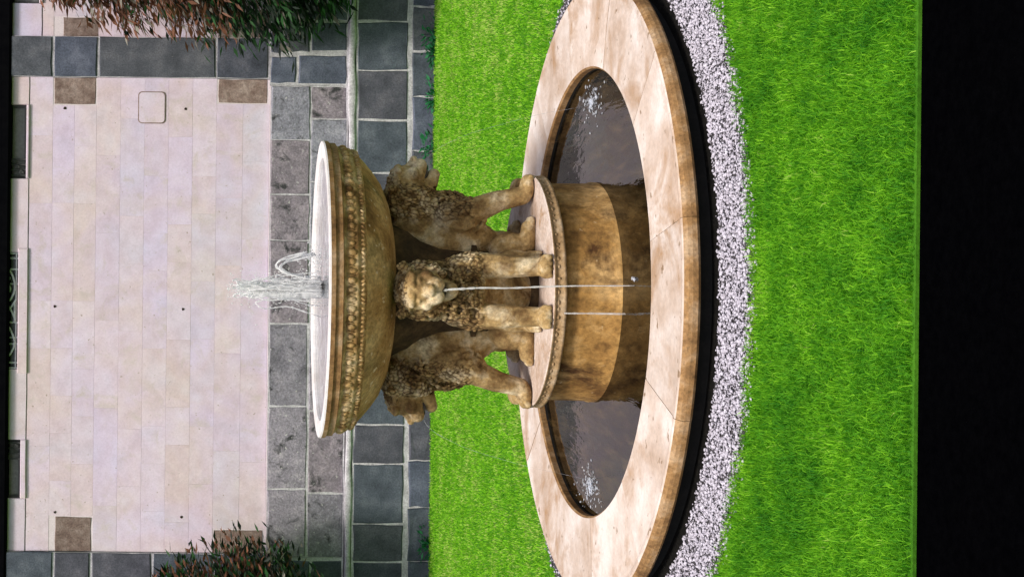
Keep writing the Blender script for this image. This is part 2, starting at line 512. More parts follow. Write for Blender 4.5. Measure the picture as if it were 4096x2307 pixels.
def blk(name, x0, x1, y0, y1, mat, yf, gap=1.5, bev=0.006, depth=0.16, jit=0.002, gy=None):
    """stone covering photo rows y0..y1 (across) and x0..x1 (down)"""
    gy = gap if gy is None else gy
    X0, X1 = fx(y1 - gy), fx(y0 + gy)
    Z0, Z1 = fz(x1 - gap), fz(x0 + gap)
    vv, ff = block(X0, X1, yf, yf + depth, max(Z0, -0.05), Z1, bev, jit)
    return mk(name, vv, ff, mat, bld)

# backing wall behind the facing stones, mortar beds
vv, ff = box(-12, 12, FY + 0.22, FY + 0.6, 0, 7.0)
mk('wall', vv, ff, M['mortar_pale'], bld)
mo = MB()
vv, ff = box(fx(2210), fx(320), FY + 0.003, FY + 0.21, fz(1075), fz(114)); mo.add(vv, ff)
vv, ff = box(fx(155), 11.9, FY + 0.003, FY + 0.21, fz(1075), fz(165)); mo.add(vv, ff)
vv, ff = box(-11.9, fx(2412), FY + 0.003, FY + 0.21, fz(1075), fz(114)); mo.add(vv, ff)
mo.build('mortar', M['mortar_pale'], bld)
mo = MB()
vv, ff = box(fx(2222), fx(345), FY - 0.055, FY + 0.2, fz(1383), fz(1076)); mo.add(vv, ff)
for s0, s1 in ((-2000, 344), (2223, 4600)):
    vv, ff = box(fx(s1), fx(s0), FY - 0.062, FY + 0.2, fz(1383), fz(1070)); mo.add(vv, ff)
vv, ff = box(fx(318), fx(157), FY - 0.040, FY + 0.2, fz(1069), 7.0); mo.add(vv, ff)
vv, ff = box(fx(2410), fx(2213), FY - 0.040, FY + 0.2, fz(1069), 7.0); mo.add(vv, ff)
vv, ff = box(-11.9, 11.9, FY - 0.105, FY + 0.2, -0.02, fz(1412)); mo.add(vv, ff)
mo.build('plinth_mortar', M['mortar_white'], bld)

# ledge of whitish mortar along the top of the dark plinth: wavy, uneven
led = MB()
xs = np.linspace(-11.9, 11.9, 220)
top = []; bot = []
for i, X in enumerate(xs):
    n1 = noise.noise(Vector((X * 2.3, 0.3, 0))) * 0.018; n2 = noise.noise(Vector((X * 3.1, 7.3, 0))) * 0.018
    w = 1.0 + 0.25 * noise.noise(Vector((X * 0.7, 2.2, 0)))
    zt = fz(1398) + 0.036 * w + n1; zb = fz(1398) - 0.036 * w + n2
    yf = FY - 0.125 + 0.008 * noise.noise(Vector((X * 5, 1.1, 4)))
    led.v += [(X, FY, zt), (X, yf + 0.012, zt), (X, yf, zt - 0.014), (X, yf, zb + 0.014), (X, yf + 0.012, zb), (X, FY, zb)]
for i in range(len(xs) - 1):
    for k in range(5):
        led.f.append((i * 6 + k, i * 6 + k + 1, i * 6 + 7 + k, i * 6 + 6 + k)); led.m.append(0)
led.build('ledge', M['mortar_white'], bld, True)

# pale ashlar courses
courses = [1070, 965, 860, 764, 668, 572, 476, 380, 292, 205, 112]
PATCH = (545, 372, 655, 500)
for r in range(len(courses) - 1):
    xb, xt = courses[r], courses[r + 1]
    for (s, e) in ((318, 2212), (-1400, 157), (2412, 3800)):
        if s == 318:
            if xb <= 1070 and xt >= 860: s, e = 418, 2116
            elif xb <= 380 and xt >= 205: s, e = 430, 2070
        elif s == -1400 and xb <= 380 and xt >= 205: e = 76
        if s == -1400 and xt < 200: xt2 = 160
        else: xt2 = xt
        if xb - xt2 < 20: continue
        y = s
        first = True
        while y < e - 1:
            L = random.choice([150, 190, 230, 270, 310, 350, 390])
            if first and r % 2: L *= 0.6
            first = False
            y2 = y + L
            if e - y2 < 110: y2 = e
            blk('ashlar_block', xt2, xb, y, y2, M['ashlar'], FY + random.uniform(-0.0006, 0.0006), gap=0.3, bev=0.0012, jit=0.0007)
            y = y2
# the inlaid patch stone with its dark joint
pb = MB()
yf0 = FY - 0.009
px0, py0, px1, py1 = PATCH
def rrect(a0, b0, a1, b1, rad, nseg=5):
    pts = []
    for cx, cy, st in ((a1 - rad, b1 - rad, 0), (a0 + rad, b1 - rad, 90), (a0 + rad, b0 + rad, 180), (a1 - rad, b0 + rad, 270)):
        for k in range(nseg + 1):
            a = R(st + 90 * k / nseg)
            pts.append((cx + rad * math.cos(a), cy + rad * math.sin(a)))
    return pts
def plate(pts, yf, yb):
    n = len(pts)
    v = [(fx(y), yf, fz(x)) for x, y in pts] + [(fx(y), yb, fz(x)) for x, y in pts]
    f = [tuple(range(n)), tuple(range(2 * n - 1, n - 1, -1))] + [(i, n + i, n + (i + 1) % n, (i + 1) % n) for i in range(n)]
    return v, f
vv, ff = plate(rrect(px0, py0, px1, py1, 16), FY - 0.006, FY + 0.05)
mk('patch_joint', vv, ff, M['quoin'], bld)
vv, ff = plate(rrect(px0 + 4, py0 + 4, px1 - 4, py1 - 4, 14), FY - 0.011, FY + 0.05)
mk('patch_stone', vv, ff, M['ashlar'], bld)['label'] = 'small square patch stone let into the pale wall with a dark joint round it'

# brown ends of the long quoins, flush with the pale wall
for (a, b, c, d) in ((207, 378, 318, 428), (864, 1063, 318, 416), (228, 376, 2072, 2212), (864, 1063, 2118, 2212), (240, 386, 78, 157),
                     (864, 1063, 60, 157), (228, 376, 2412, 2540), (864, 1063, 2412, 2520)):
    blk('quoin_end', a, b, c, d, M['quoin'], FY - 0.004, gap=2, bev=0.008, jit=0.006)
# pilaster stones
for (c, d, jt) in ((160, 315, (-700, -330, -80, 205, 385, 856, 1066)), (2215, 2408, (-700, -330, -90, 226, 376, 620, 866, 1066))):
    for a, b in zip(jt[:-1], jt[1:]):
        blk('pilaster_stone', a, b, c, d, M['dark_stone'], FY - 0.055, gap=5, bev=0.010, jit=0.006, gy=-1)
# stones below the pilasters
for a, b, c, d in ((1072, 1178, 228, 338), (1182, 1378, 222, 338), (1072, 1120, 96, 218), (1124, 1230, 96, 212), (1234, 1378, 90, 208), (1072, 1220, -150, 90), (1224, 1378, -150, 84),
                   (1072, 1220, -420, -156), (1224, 1378, -360, -156), (1072, 1378, -700, -426),
                   (1072, 1250, 2232, 2420), (1254, 1378, 2232, 2360), (1254, 1378, 2366, 2600), (1072, 1250, 2426, 2700), (1072, 1378, 2706, 3000)):
    blk('pilaster_stone', a, b, c, d, M['dark_stone'], FY - 0.074, gap=3.5, bev=0.012, jit=0.009)
# weathered grey band
for (a, b, st) in ((1076, 1234, 0), (1236, 1380, 1)):
    y = 347
    k = 0
    while y < 2222:
        L = random.choice([185, 215, 250, 290, 330])
        if k == 0 and st: L = 130
        y2 = min(y + L, 2222)
        if 2222 - y2 < 90: y2 = 2222
        blk('grey_block', a, b, y, y2, M['worn_stone'], FY - 0.062 + random.uniform(-0.006, 0.004), gap=2.2, bev=0.010, jit=0.007)
        y = y2; k += 1
# dark plinth courses
j1 = [-900, -700, -500, -300, -110, 90, 284, 482, 690, 886, 1090, 1288, 1490, 1690, 1846, 2084, 2234, 2440, 2640, 2850, 3060, 3260]
for a, b in zip(j1[:-1], j1[1:]):
    blk('plinth_stone', 1416, 1620, a, b, M['dark_stone'], FY - 0.116 + random.uniform(-0.004, 0.004), gap=3.5, bev=0.012, jit=0.010)
j2 = [-900, -690, -480, -330, -150, 30, 205, 386, 600, 806, 1012, 1210, 1420, 1622, 1830, 2016, 2230, 2430, 2630, 2830, 3060, 3260]
for a, b in zip(j2[:-1], j2[1:]):
    blk('plinth_stone', 1634, 1730, a, b, M['dark_stone'], FY - 0.120 + random.uniform(-0.006, 0.004), gap=3.5, bev=0.014, jit=0.011)
# putlog holes: short sockets
for (x, y) in ((220, 1234), (733, 1240), (229, 2056), (735, 2070), (252, 428 + 14), (735, 440)):
    n = 10; rr = random.uniform(0.012, 0.019)
    X, Z = fx(y), fz(x)
    v = []; f = []
    for ring, (q, yy) in enumerate(((rr * 1.05, FY - 0.001), (rr * 0.95, FY - 0.006), (rr * 0.85, FY - 0.005), (rr * 0.8, FY - 0.0035))):
        for k in range(n):
            a = 2 * math.pi * k / n
            w = 1 + 0.15 * math.sin(3 * a + X)
            v.append((X + q * w * math.cos(a), yy, Z + q * w * math.sin(a)))
    for ring in range(3):
        for k in range(n):
            k2 = (k + 1) % n
            f.append((ring * n + k, ring * n + k2, ring * n + n + k2, ring * n + n + k))
    f.append(tuple(range(3 * n, 4 * n)))
    mk('putlog_hole', v, f, M['hole'], bld)
# window storey
WIN = [(-330, 24, 152, 'plain'), (430, 724, 106, 'scroll'), (1020, 1486, 79, 'ornate'), (1768, 2002, 95, 'scroll'), (2560, 2860, 100, 'plain')]
edges = [-1400] + [e for w in WIN for e in w[:2]] + [3800]
for a, b in zip(edges[0::2], edges[1::2]):
    # the pale piers between the windows, cut where the pilasters pass in front
    segs = [(a, b)]
    for p0, p1 in ((157, 318), (2212, 2411)):
        ns = []
        for s, e in segs:
            if e <= p0 or s >= p1: ns.append((s, e)); continue
            if s < p0: ns.append((s, p0))
            if e > p1: ns.append((p1, e))
        segs = ns
    for s, e in segs:
        mid = (s + e) / 2
        cuts = [s, e] if e - s < 300 else [s, mid + random.uniform(-30, 30), e]
        for s2, e2 in zip(cuts[:-1], cuts[1:]):
            blk('pier_stone', -170, 158 if mid < 157 else 111, s2, e2, M['ashlar'], FY - 0.008, gap=0.8, bev=0.005, depth=0.2)
            blk('pier_stone', -560, -171, s2, e2, M['ashlar'], FY - 0.004, gap=0.8, bev=0.005, depth=0.2)
for (a, b, sill, kind) in WIN:
    X0, X1, ZS, ZT = fx(b), fx(a), fz(sill), fz(-560)
    fr = MB()
    t = 0.03
    for bx in (box(X0, X0 + t, FY + 0.05, FY + 0.11, ZS + 0.02, ZT), box(X1 - t, X1, FY + 0.05, FY + 0.11, ZS + 0.02, ZT),
               box(X0 + t, X1 - t, FY + 0.05, FY + 0.11, ZS + 0.02, ZS + 0.05), box(X0 + t, X1 - t, FY + 0.05, FY + 0.11, ZT - 0.05, ZT)):
        fr.add(*bx)
    w = fr.build('window', M['dark_iron'], bld)
    w['label'] = {'plain': 'dark plain window at the edge of the upper storey', 'scroll': 'grey window with dark scrolled bars', 'ornate': 'wide window behind a pale ornamental grille'}[kind]
    vv, ff = box(X0 + t, X1 - t, FY + 0.085, FY + 0.095, ZS + 0.05, ZT - 0.05)
    mk('pane', vv, ff, M['glass_blue'] if kind == 'ornate' else M['glass'], w)
    sb = min(sill + 32, 111) if sill < 111 else 160
    vv, ff = block(X0 - 0.05 if kind == 'ornate' else X0, X1 + 0.05 if kind == 'ornate' else X1, FY - 0.025, FY + 0.2, fz(112 if sill < 120 else 161), ZS + 0.018, 0.008, 0.001)
    mk('sill', vv, ff, M['ashlar'], w)
    if kind == 'plain': continue
    g = MB()
    yg = FY + 0.02
    if kind == 'ornate':
        gm = M['iron']
        X = lambda y: fx(y)
        g.add(*tube([(X0 + 0.01, yg, ZS + 0.045), (X1 - 0.01, yg, ZS + 0.045)], 0.011))
        g.add(*tube([(X0 + 0.012, yg, ZS + 0.02), (X0 + 0.012, yg, ZT)], 0.012))
        g.add(*tube([(X1 - 0.012, yg, ZS + 0.02), (X1 - 0.012, yg, ZT)], 0.012))
        gx = lambda t: X1 + (X0 - X1) * t
        rb = 0.0125
        for t in (0.05, 0.145, 0.27, 0.60, 0.73, 0.785, 0.945):
            g.add(*tube([(gx(t), yg, ZS + 0.02), (gx(t), yg, ZT)], rb))
        for line in (((.10, 20), (.15, 36), (.20, 50), (.26, 59), (.31, 60), (.35, 56), (.40, 44), (.44, 28)),
                     ((.60, 26), (.66, 42), (.71, 54), (.77, 61), (.82, 57), (.87, 44), (.91, 26)),
                     ((.40, 66), (.45, 52), (.50, 34), (.54, 20)), ((.44, 30), (.50, 46), (.58, 64)), ((.42, 60), (.60, 60)),
                     ((.17, 30), (.22, 38), (.27, 34), (.31, 42), (.36, 34))):
            g.add(*tube([(gx(t), yg - 0.02, fz(x)) for t, x in line], rb))
    else:
        gm = M['dark_iron']
        sgn = 1 if a < 1000 else -1
        xs0 = X0 + 0.03 if sgn == 1 else X1 - 0.03
        for k in range(4):
            xx = xs0 + sgn * (0.01 + 0.065 * k)
            g.add(*tube([(xx, yg, ZS + 0.02), (xx, yg, ZT)], 0.013))
        for k in range(3):
            xc = xs0 + sgn * (0.045 + 0.065 * k)
            g.add(*tube([(xc + 0.022 * (1 - q / 22) * math.cos(q * 0.55), yg - 0.02, ZS + 0.07 + 0.05 * k + 0.03 * (1 - q / 22) * math.sin(q * 0.55)) for q in range(20)], 0.008))
    g.build('grille', gm, w)
# black course added across the wall top in place of the screen bezel
vv, ff = block(-11.9, 11.9, FY - 0.075, FY + 0.2, fz(40), fz(40) + 0.55, 0.02, 0.002)
mk('bezel_course', vv, ff, M['bezel_top'], bld)

# ------------------------------------------------------------------ fountain
ft = thing('fountain', 'carved stone fountain, four lions carrying a wide bowl, in a round basin on the lawn', 'fountain', (0, 0, 0))
Z_W = 0.10
# coping stones round the basin
NS = 12
prof = [(1.425, 0.088), (1.42, 0.095), (1.42, 0.116), (1.42, 0.154), (1.432, 0.165), (1.60, 0.167), (1.80, 0.168), (1.915, 0.168), (1.930, 0.172), (1.946, 0.173), (1.956, 0.168),
        (1.972, 0.150), (1.978, 0.130), (1.978, 0.104), (1.968, 0.090), (1.425, 0.088)]
pm = [2, 2, 1, 1, 0, 0, 0, 0, 0, 0, 1, 1, 1, 1, 1]  # lower inner edge painted black to deepen the dark reflection in the water
for s in range(NS):
    g = 0.0007
    a0 = 2 * math.pi * (s + 0.37) / NS + g; a1 = 2 * math.pi * (s + 1.37) / NS - g
    v, f, mi = lathe(prof, 16, a0, a1, pm)
    k = len(prof)
    f.append(tuple(range(k - 1))); mi.append(1)
    f.append(tuple(16 * k + q for q in range(k - 2, -1, -1))); mi.append(1)
    dz = random.uniform(-0.0012, 0.0012)
    v = [(x, y, z + dz) for x, y, z in v]
    mk('coping_stone', v, f, [M['coping'], M['coping_face'], M['shade_black']], ft, False, mi)
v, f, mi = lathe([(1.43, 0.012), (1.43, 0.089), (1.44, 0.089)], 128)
mk('basin_wall', v, f, M['shade_black'], ft, True)
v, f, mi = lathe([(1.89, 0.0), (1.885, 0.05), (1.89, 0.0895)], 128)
mk('basin_plinth', v, f, M['shade_black'], ft, True)
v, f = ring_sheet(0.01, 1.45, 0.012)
mk('basin_floor', v, f, M['shade_black'], ft)
# drum
prof = [(0.70, 0.0), (0.705, 0.125), (0.697, 0.140), (0.694, 0.30), (0.695, 0.41), (0.68, 0.434)]
v, f, mi = lathe(prof, 128)
mk('drum', v, f, M['drum'], ft, True)
# platform slab with carved edge
prof = [(0.0, 0.512), (0.66, 0.512), (0.70, 0.512), (0.728, 0.516), (0.738, 0.518), (0.746, 0.512)]
v, f, mi = lathe(prof, 128)
mk('platform', v, f, M['platform'], ft, False)
prof = [(0.746, 0.512), (0.747, 0.505), (0.738, 0.498), (0.736, 0.470), (0.744, 0.455), (0.744, 0.440), (0.72, 0.432), (0.66, 0.430)]
v, f, mi = lathe(prof, 128)
mb = MB(); mb.add(v, f)
for k in range(90):
    a = 2 * math.pi * (k + 0.7 * random.random()) / 90
    rot = Matrix.Rotation(a, 3, 'Z')
    mb.add(*ball((0.737 * math.cos(a), 0.737 * math.sin(a), 0.484 + random.uniform(-.003, .003)), (0.006 * random.uniform(.5, 1.3), 0.016 * random.uniform(.5, 1.2), 0.012 * random.uniform(.6, 1.2)), rot, 1))
mb.build('platform_edge', M['edge_stone'], ft, True)
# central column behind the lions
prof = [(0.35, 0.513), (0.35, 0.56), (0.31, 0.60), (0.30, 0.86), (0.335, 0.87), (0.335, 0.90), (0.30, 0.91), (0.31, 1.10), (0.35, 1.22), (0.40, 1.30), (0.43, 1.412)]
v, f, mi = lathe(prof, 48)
mk('column', v, f, M['column_shade'], ft, True)
# bowl
prof = [(0.20, 1.398), (0.36, 1.400), (0.46, 1.408), (0.58, 1.436), (0.69, 1.482), (0.76, 1.532), (0.825, 1.588), (0.862, 1.625)]
v, f, mi = lathe(prof, 128)
mk('bowl', v, f, M['brown_stone'], ft, True)
# carved band: egg and dart between mouldings
prof = [(0.862, 1.625), (0.880, 1.632), (0.888, 1.645), (0.890, 1.668), (0.905, 1.676), (0.905, 1.690), (0.906, 1.745), (0.918, 1.752), (0.922, 1.762)]
v, f, mi = lathe(prof, 128)
mb = MB(); mb.add(v, f)
N = 104
for k in range(N):
    a = 2 * math.pi * k / N
    rot = Matrix.Rotation(a, 3, 'Z')
    j = lambda s: random.uniform(1 - s, 1 + s)
    mb.add(*ball((0.902 * math.cos(a), 0.902 * math.sin(a), 1.717), (0.019 * j(.3), 0.019 * j(.25), 0.028 * j(.25)), rot, 2))
    a2 = a + math.pi / N
    rot = Matrix.Rotation(a2, 3, 'Z')
    mb.add(*ball((0.905 * math.cos(a2), 0.905 * math.sin(a2), 1.722), (0.010, 0.006, 0.026 * j(.3)), rot, 1))
    for q in range(2):
        a3 = a + q * math.pi / N + random.uniform(-.006, .006)
        rot = Matrix.Rotation(a3, 3, 'Z') @ Matrix.Rotation(random.uniform(-.6, .6), 3, 'X')
        mb.add(*ball((0.884 * math.cos(a3), 0.884 * math.sin(a3), 1.650), (0.015 * j(.3), 0.011 * j(.2), 0.022 * j(.25)), rot, 1))
mb.build('carved_band', M['band_stone'], ft, True)
prof = [(0.922, 1.762), (0.936, 1.768), (0.936, 1.800), (0.940, 1.806), (0.948, 1.812), (0.950, 1.838)]
v, f, mi = lathe(prof, 128)
mk('bowl_moulding', v, f, M['coping_face'], ft, False)
prof = [(0.950, 1.838), (0.946, 1.848), (0.86, 1.848), (0.84, 1.840), (0.82, 1.79), (0.70, 1.72)]
v, f, mi = lathe(prof, 128)
mk('bowl_rim', v, f, M['rim'], ft, False)
prof = [(0.0, 1.842), (0.036, 1.842), (0.048, 1.835), (0.048, 1.815), (0.03, 1.812), (0.03, 1.70)]
v, f, mi = lathe(prof, 20)
mk('nozzle', v, f, M['nozzle'], ft, True)

# lions: one body mesh fused from modelled masses, facing +X, then copied round the platform
def lion_mesh():
    mb = MB()
    def cap(p, q, r0, r1, sq=1.0):
        p, q = Vector(p), Vector(q)
        n = max(3, int((q - p).length / (0.22 * min(r0, r1))))
        for i in range(n + 1):
            t = i / n
            r = r0 + (r1 - r0) * t
            mb.add(*ball(p.lerp(q, t), (r, r * sq, r)))
    def both(fn):
        for s in (1, -1): fn(s)
    # rump and trunk
    mb.add(*ball((0.23, 0, 0.68), (0.16, 0.17, 0.18), None, 3))
    cap((0.23, 0, 0.78), (0.40, 0, 1.04), 0.165, 0.185)
    cap((0.26, 0, 0.92), (0.34, 0, 1.26), 0.18, 0.17)
    mb.add(*ball((0.49, 0, 1.02), (0.12, 0.180, 0.17), None, 3))
    cap((0.42, 0, 1.08), (0.54, 0, 1.27), 0.17, 0.150)
    # mane ruff round the face
    mb.add(*ball((0.60, 0, 1.275), (0.120, 0.165, 0.155), None, 3))
    mb.add(*ball((0.58, 0, 1.385), (0.13, 0.13, 0.05), None, 3))
    # skull, muzzle, jaw
    mb.add(*ball((0.695, 0, 1.305), (0.110, 0.115, 0.108), None, 3))
    mb.add(*ball((0.690, 0, 1.360), (0.105, 0.095, 0.055), None, 3))
    cap((0.74, 0, 1.295), (0.805, 0, 1.250), 0.050, 0.042)          # bridge of the nose
    both(lambda s: cap((0.74, s * 0.040, 1.232), (0.800, s * 0.034, 1.212), 0.054, 0.046))   # flews
    mb.add(*ball((0.842, 0, 1.250), (0.024, 0.040, 0.024)))          # nose
    cap((0.68, 0, 1.148), (0.745, 0, 1.118), 0.056, 0.040, 1.25)     # lower jaw
    both(lambda s: cap((0.785, s * 0.030, 1.352), (0.755, s * 0.085, 1.352), 0.024, 0.022))  # brows
    both(lambda s: mb.add(*ball((0.782, s * 0.056, 1.312), (0.014, 0.019, 0.013))))  # eyes
    both(lambda s: mb.add(*ball((0.740, s * 0.086, 1.262), (0.050, 0.034, 0.040))))  # cheeks
    both(lambda s: mb.add(*ball((0.640, s * 0.140, 1.392), (0.026, 0.034, 0.040))))  # ears
    # fore legs, shoulders, paws
    def fore(s):
        mb.add(*ball((0.47, s * 0.150, 0.99), (0.11, 0.075, 0.15), None, 3))
        cap((0.49, s * 0.150, 0.93), (0.570, s * 0.150, 0.73), 0.090, 0.070)
        cap((0.570, s * 0.150, 0.73), (0.605, s * 0.150, 0.58), 0.068, 0.060)
        mb.add(*ball((0.655, s * 0.150, 0.552), (0.085, 0.070, 0.046), None, 3))
        for k in (-1.5, -0.5, 0.5, 1.5):
            cap((0.685, s * 0.150 + k * 0.035, 0.556), (0.725 - 0.006 * abs(k), s * 0.150 + k * 0.035, 0.537), 0.022, 0.019)
    both(fore)
    # thighs and hind feet
    def hind(s):
        mb.add(*ball((0.255, s * 0.165, 0.650), (0.120, 0.095, 0.145), None, 3))
        cap((0.28, s * 0.200, 0.560), (0.40, s * 0.205, 0.552), 0.055, 0.048)
        for k in (-1, 0, 1):
            mb.add(*ball((0.440, s * 0.205 + k * 0.030, 0.540), (0.032, 0.017, 0.025)))
    both(hind)
    # curls of the mane: locks hanging over neck, chest and shoulders
    rr = random.Random(11)
    def lock(c, nrm, ln, w):
        d = Vector((0, 0, -1)) - nrm * nrm.dot(Vector((0, 0, -1)))
        if d.length < 0.1: d = Vector((0.3, 0, -1))
        d.normalize()
        d = Matrix.Rotation(rr.uniform(-0.7, 0.7), 3, nrm) @ d
        b = nrm.cross(d)
        rot = Matrix((nrm, b, d)).transposed()
        mb.add(*ball(Vector(c) + nrm * w * 0.05, (w * 0.9, w, ln), rot, 2))
        mb.add(*ball(Vector(c) + d * ln * 0.75 + b * w * 0.7 * rr.choice((-1, 1)), (w * 0.9, w * 0.75, w * 0.9), rot, 1))
    def field(c, r, n, cond, ln, w):
        c = Vector(c)
        k = 0
        while k < n:
            d = Vector((rr.gauss(0, 1), rr.gauss(0, 1), rr.gauss(0, 1))).normalized()
            if not cond(d): continue
            p = c + Vector((d.x * r[0], d.y * r[1], d.z * r[2]))
            nm = Vector((d.x / r[0], d.y / r[1], d.z / r[2])).normalized()
            lock(p, nm, ln * rr.uniform(.8, 1.25), w * rr.uniform(.8, 1.2))
            k += 1
    field((0.50, 0, 1.05), (0.135, 0.195, 0.19), 105, lambda d: d.x > -0.75 and d.z > -0.72, 0.036, 0.0165)
    field((0.50, 0, 1.20), (0.155, 0.170, 0.17), 85, lambda d: abs(d.y) > 0.3 and d.x < 0.55, 0.034, 0.016)
    field((0.60, 0, 1.27), (0.128, 0.172, 0.165), 60, lambda d: d.x < 0.45 and d.x > -0.5, 0.033, 0.015)
    for s in (1, -1):
        field((0.475, s * 0.15, 0.95), (0.112, 0.080, 0.14), 34, lambda d: d.y * s > -0.3 and d.z < 0.6, 0.028, 0.015)
    # strands combed back over the brow
    for k in range(15):
        t = -1 + 2 * k / 14
        a = Vector((0.72, t * 0.105, 1.410 - 0.05 * t * t))
        b = Vector((0.60, t * 0.150, 1.425 - 0.10 * t * t))
        n = 9
        for i in range(n):
            mb.add(*ball(a.lerp(b, i / (n - 1)), 0.0125, None, 1))
    me = bpy.data.meshes.new('lion_masses')
    me.from_pydata(mb.v, [], mb.f)
    tmp = bpy.data.objects.new('lion_masses', me)
    col.objects.link(tmp)
    md = tmp.modifiers.new('fuse', 'REMESH'); md.mode = 'VOXEL'; md.voxel_size = 0.0062; md.use_smooth_shade = True
    sm = tmp.modifiers.new('soft', 'SMOOTH'); sm.iterations = 1; sm.factor = 0.4
    dg = bpy.context.evaluated_depsgraph_get()
    out = bpy.data.meshes.new_from_object(tmp.evaluated_get(dg))
    bpy.data.objects.remove(tmp); bpy.data.meshes.remove(me)
    out.name = 'lion'
    out.materials.clear(); out.materials.append(M['lion'])
    out.polygons.foreach_set('use_smooth', [True] * len(out.polygons))
    # chisel the curls: cellular grooves over mane, chest and shoulders
    nv = len(out.vertices)
    co = np.empty(nv * 3, np.float32); out.vertices.foreach_get('co', co); co = co.reshape(-1, 3)
    no = np.empty(nv * 3, np.float32); out.vertices.foreach_get('normal', no); no = no.reshape(-1, 3)
    curl_shade = np.full(nv, 0.6, np.float32)
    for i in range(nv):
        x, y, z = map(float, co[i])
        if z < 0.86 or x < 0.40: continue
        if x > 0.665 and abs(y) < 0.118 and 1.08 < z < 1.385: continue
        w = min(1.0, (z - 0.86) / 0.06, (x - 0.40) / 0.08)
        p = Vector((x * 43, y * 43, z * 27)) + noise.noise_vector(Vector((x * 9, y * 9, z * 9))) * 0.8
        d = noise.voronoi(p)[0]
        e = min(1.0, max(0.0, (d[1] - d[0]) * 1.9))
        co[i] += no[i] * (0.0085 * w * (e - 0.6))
        curl_shade[i] = 0.6 + w * (e - 0.6)
    out.vertices.foreach_set('co', co.ravel())
    at = out.attributes.new('curl_shade', 'FLOAT', 'POINT'); at.data.foreach_set('value', curl_shade)
    out.update()
    return out
nt = M['lion'].node_tree
bs = nt.nodes['Principled BSDF']
src = bs.inputs['Base Color'].links[0].from_socket
at = nt.nodes.new('ShaderNodeAttribute'); at.attribute_name = 'curl_shade'
rp = ramp(nt, [(0.05, (0.22, 0.17, 0.12)), (0.45, (0.92, 0.92, 0.90)), (0.9, (1.12, 1.12, 1.08))])  # grooves between curls darkened: shade painted into the stone colour
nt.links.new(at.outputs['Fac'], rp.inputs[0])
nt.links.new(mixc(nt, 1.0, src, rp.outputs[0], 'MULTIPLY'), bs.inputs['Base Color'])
LM = lion_mesh()
# mouth pipe and open throat, shared by the four lions
pv, pf, _ = lathe([(0.0, 0.0), (0.011, 0.0), (0.013, 0.004), (0.013, 0.06)], 12)
pipe_me = bpy.data.meshes.new('spout')
pipe_me.from_pydata([(0.80 - z, x, 1.170 + y) for x, y, z in pv], [], pf); pipe_me.materials.append(M['nozzle'])
mv, mf = ball((0.735, 0, 1.178), (0.055, 0.046, 0.032), None, 2)
mouth_me = bpy.data.meshes.new('mouth'); mouth_me.from_pydata(mv, [], mf); mouth_me.materials.append(M['nozzle'])
for ang, lab in ((-90, 'stone lion facing the viewer below the bowl, a jet falling from its mouth'),
                 (0, 'stone lion seen in profile on the side nearest the large dark tree'),
                 (180, 'stone lion seen in profile on the side nearest the low rusty shrub'),
                 (90, 'stone lion facing the building, its back to the viewer')):
    o = bpy.data.objects.new('lion', LM); col.objects.link(o)
    o.parent = ft; o.rotation_euler = (0, 0, R(ang)); o['label'] = lab
    for nm, me in (('spout', pipe_me), ('mouth', mouth_me)):
        c = bpy.data.objects.new(nm, me); col.objects.link(c); c.parent = o

# ------------------------------------------------------------------ water
v, f = ring_sheet(0.02, 1.4295, Z_W)
tag(mk('basin_water', v, f, M['pool']), kind='structure')
v, f = ring_sheet(0.02, 0.838, 1.826)
tag(mk('bowl_water', v, f, M['bowl_water']), kind='structure')

def wobble_stream(p0, vel, t1, r0, r1, n=26, wob=0.006, seed=0):
    pts = []; rad = []
    for i in range(n + 1):
        t = t1 * i / n
        q = Vector((noise.noise(Vector((t * 9, seed, 0))), noise.noise(Vector((t * 9, seed, 5))), 0)) * wob * (i / n)
        pts.append(Vector(p0) + Vector(vel) * t + Vector((0, 0, -4.9 * t * t)) + q)
        rad.append((r0 + (r1 - r0) * i / n) * max(0.25, 1 + 0.9 * noise.noise(Vector((t * 60, seed, 9)))))
    return tube(pts, rad, 8)

# central jet: a bundle of rising and falling strands with drops
jet = MB()
rj = random.Random(5)
for k in range(16):          # soft lumpy sheets of aerated water
    a = rj.uniform(0, 2 * math.pi); hgt = rj.uniform(0.30, 0.56) if k < 12 else rj.uniform(0.50, 0.62)
    r0 = rj.uniform(0.014, 0.034); off = rj.uniform(0.0, 0.065)
    pts = []; rad = []
    for i in range(25):
        t = i / 24
        w = Vector((noise.noise(Vector((t * 5, k * 2.7, 0))), noise.noise(Vector((t * 5, k * 2.7, 4))), 0)) * 0.035 * t
        pts.append(Vector((off * math.cos(a) * (0.6 + 0.5 * t), off * math.sin(a) * (0.6 + 0.5 * t), 1.825 + hgt * t)) + w)
        rad.append(max(0.002, r0 * (1 - 0.8 * t ** 2.5) * (1 + 0.55 * noise.noise(Vector((t * 16, k, 3))))))
    vv, ff = tube(pts, rad, 9)
    jet.add(vv, ff, 1)
for k in range(34):
    a = rj.uniform(0, 2 * math.pi); sp = abs(rj.gauss(0, 0.10))
    vz = rj.uniform(1.6, 3.35)
    t1 = (vz + math.sqrt(vz * vz - 2 * 9.8 * 0.0)) / 9.8
    jet.add(*wobble_stream((0.03 * math.cos(a), 0.03 * math.sin(a), 1.835), (sp * math.cos(a), sp * math.sin(a), vz), t1, 0.006, 0.0035, 26, 0.06, k * 3.1))
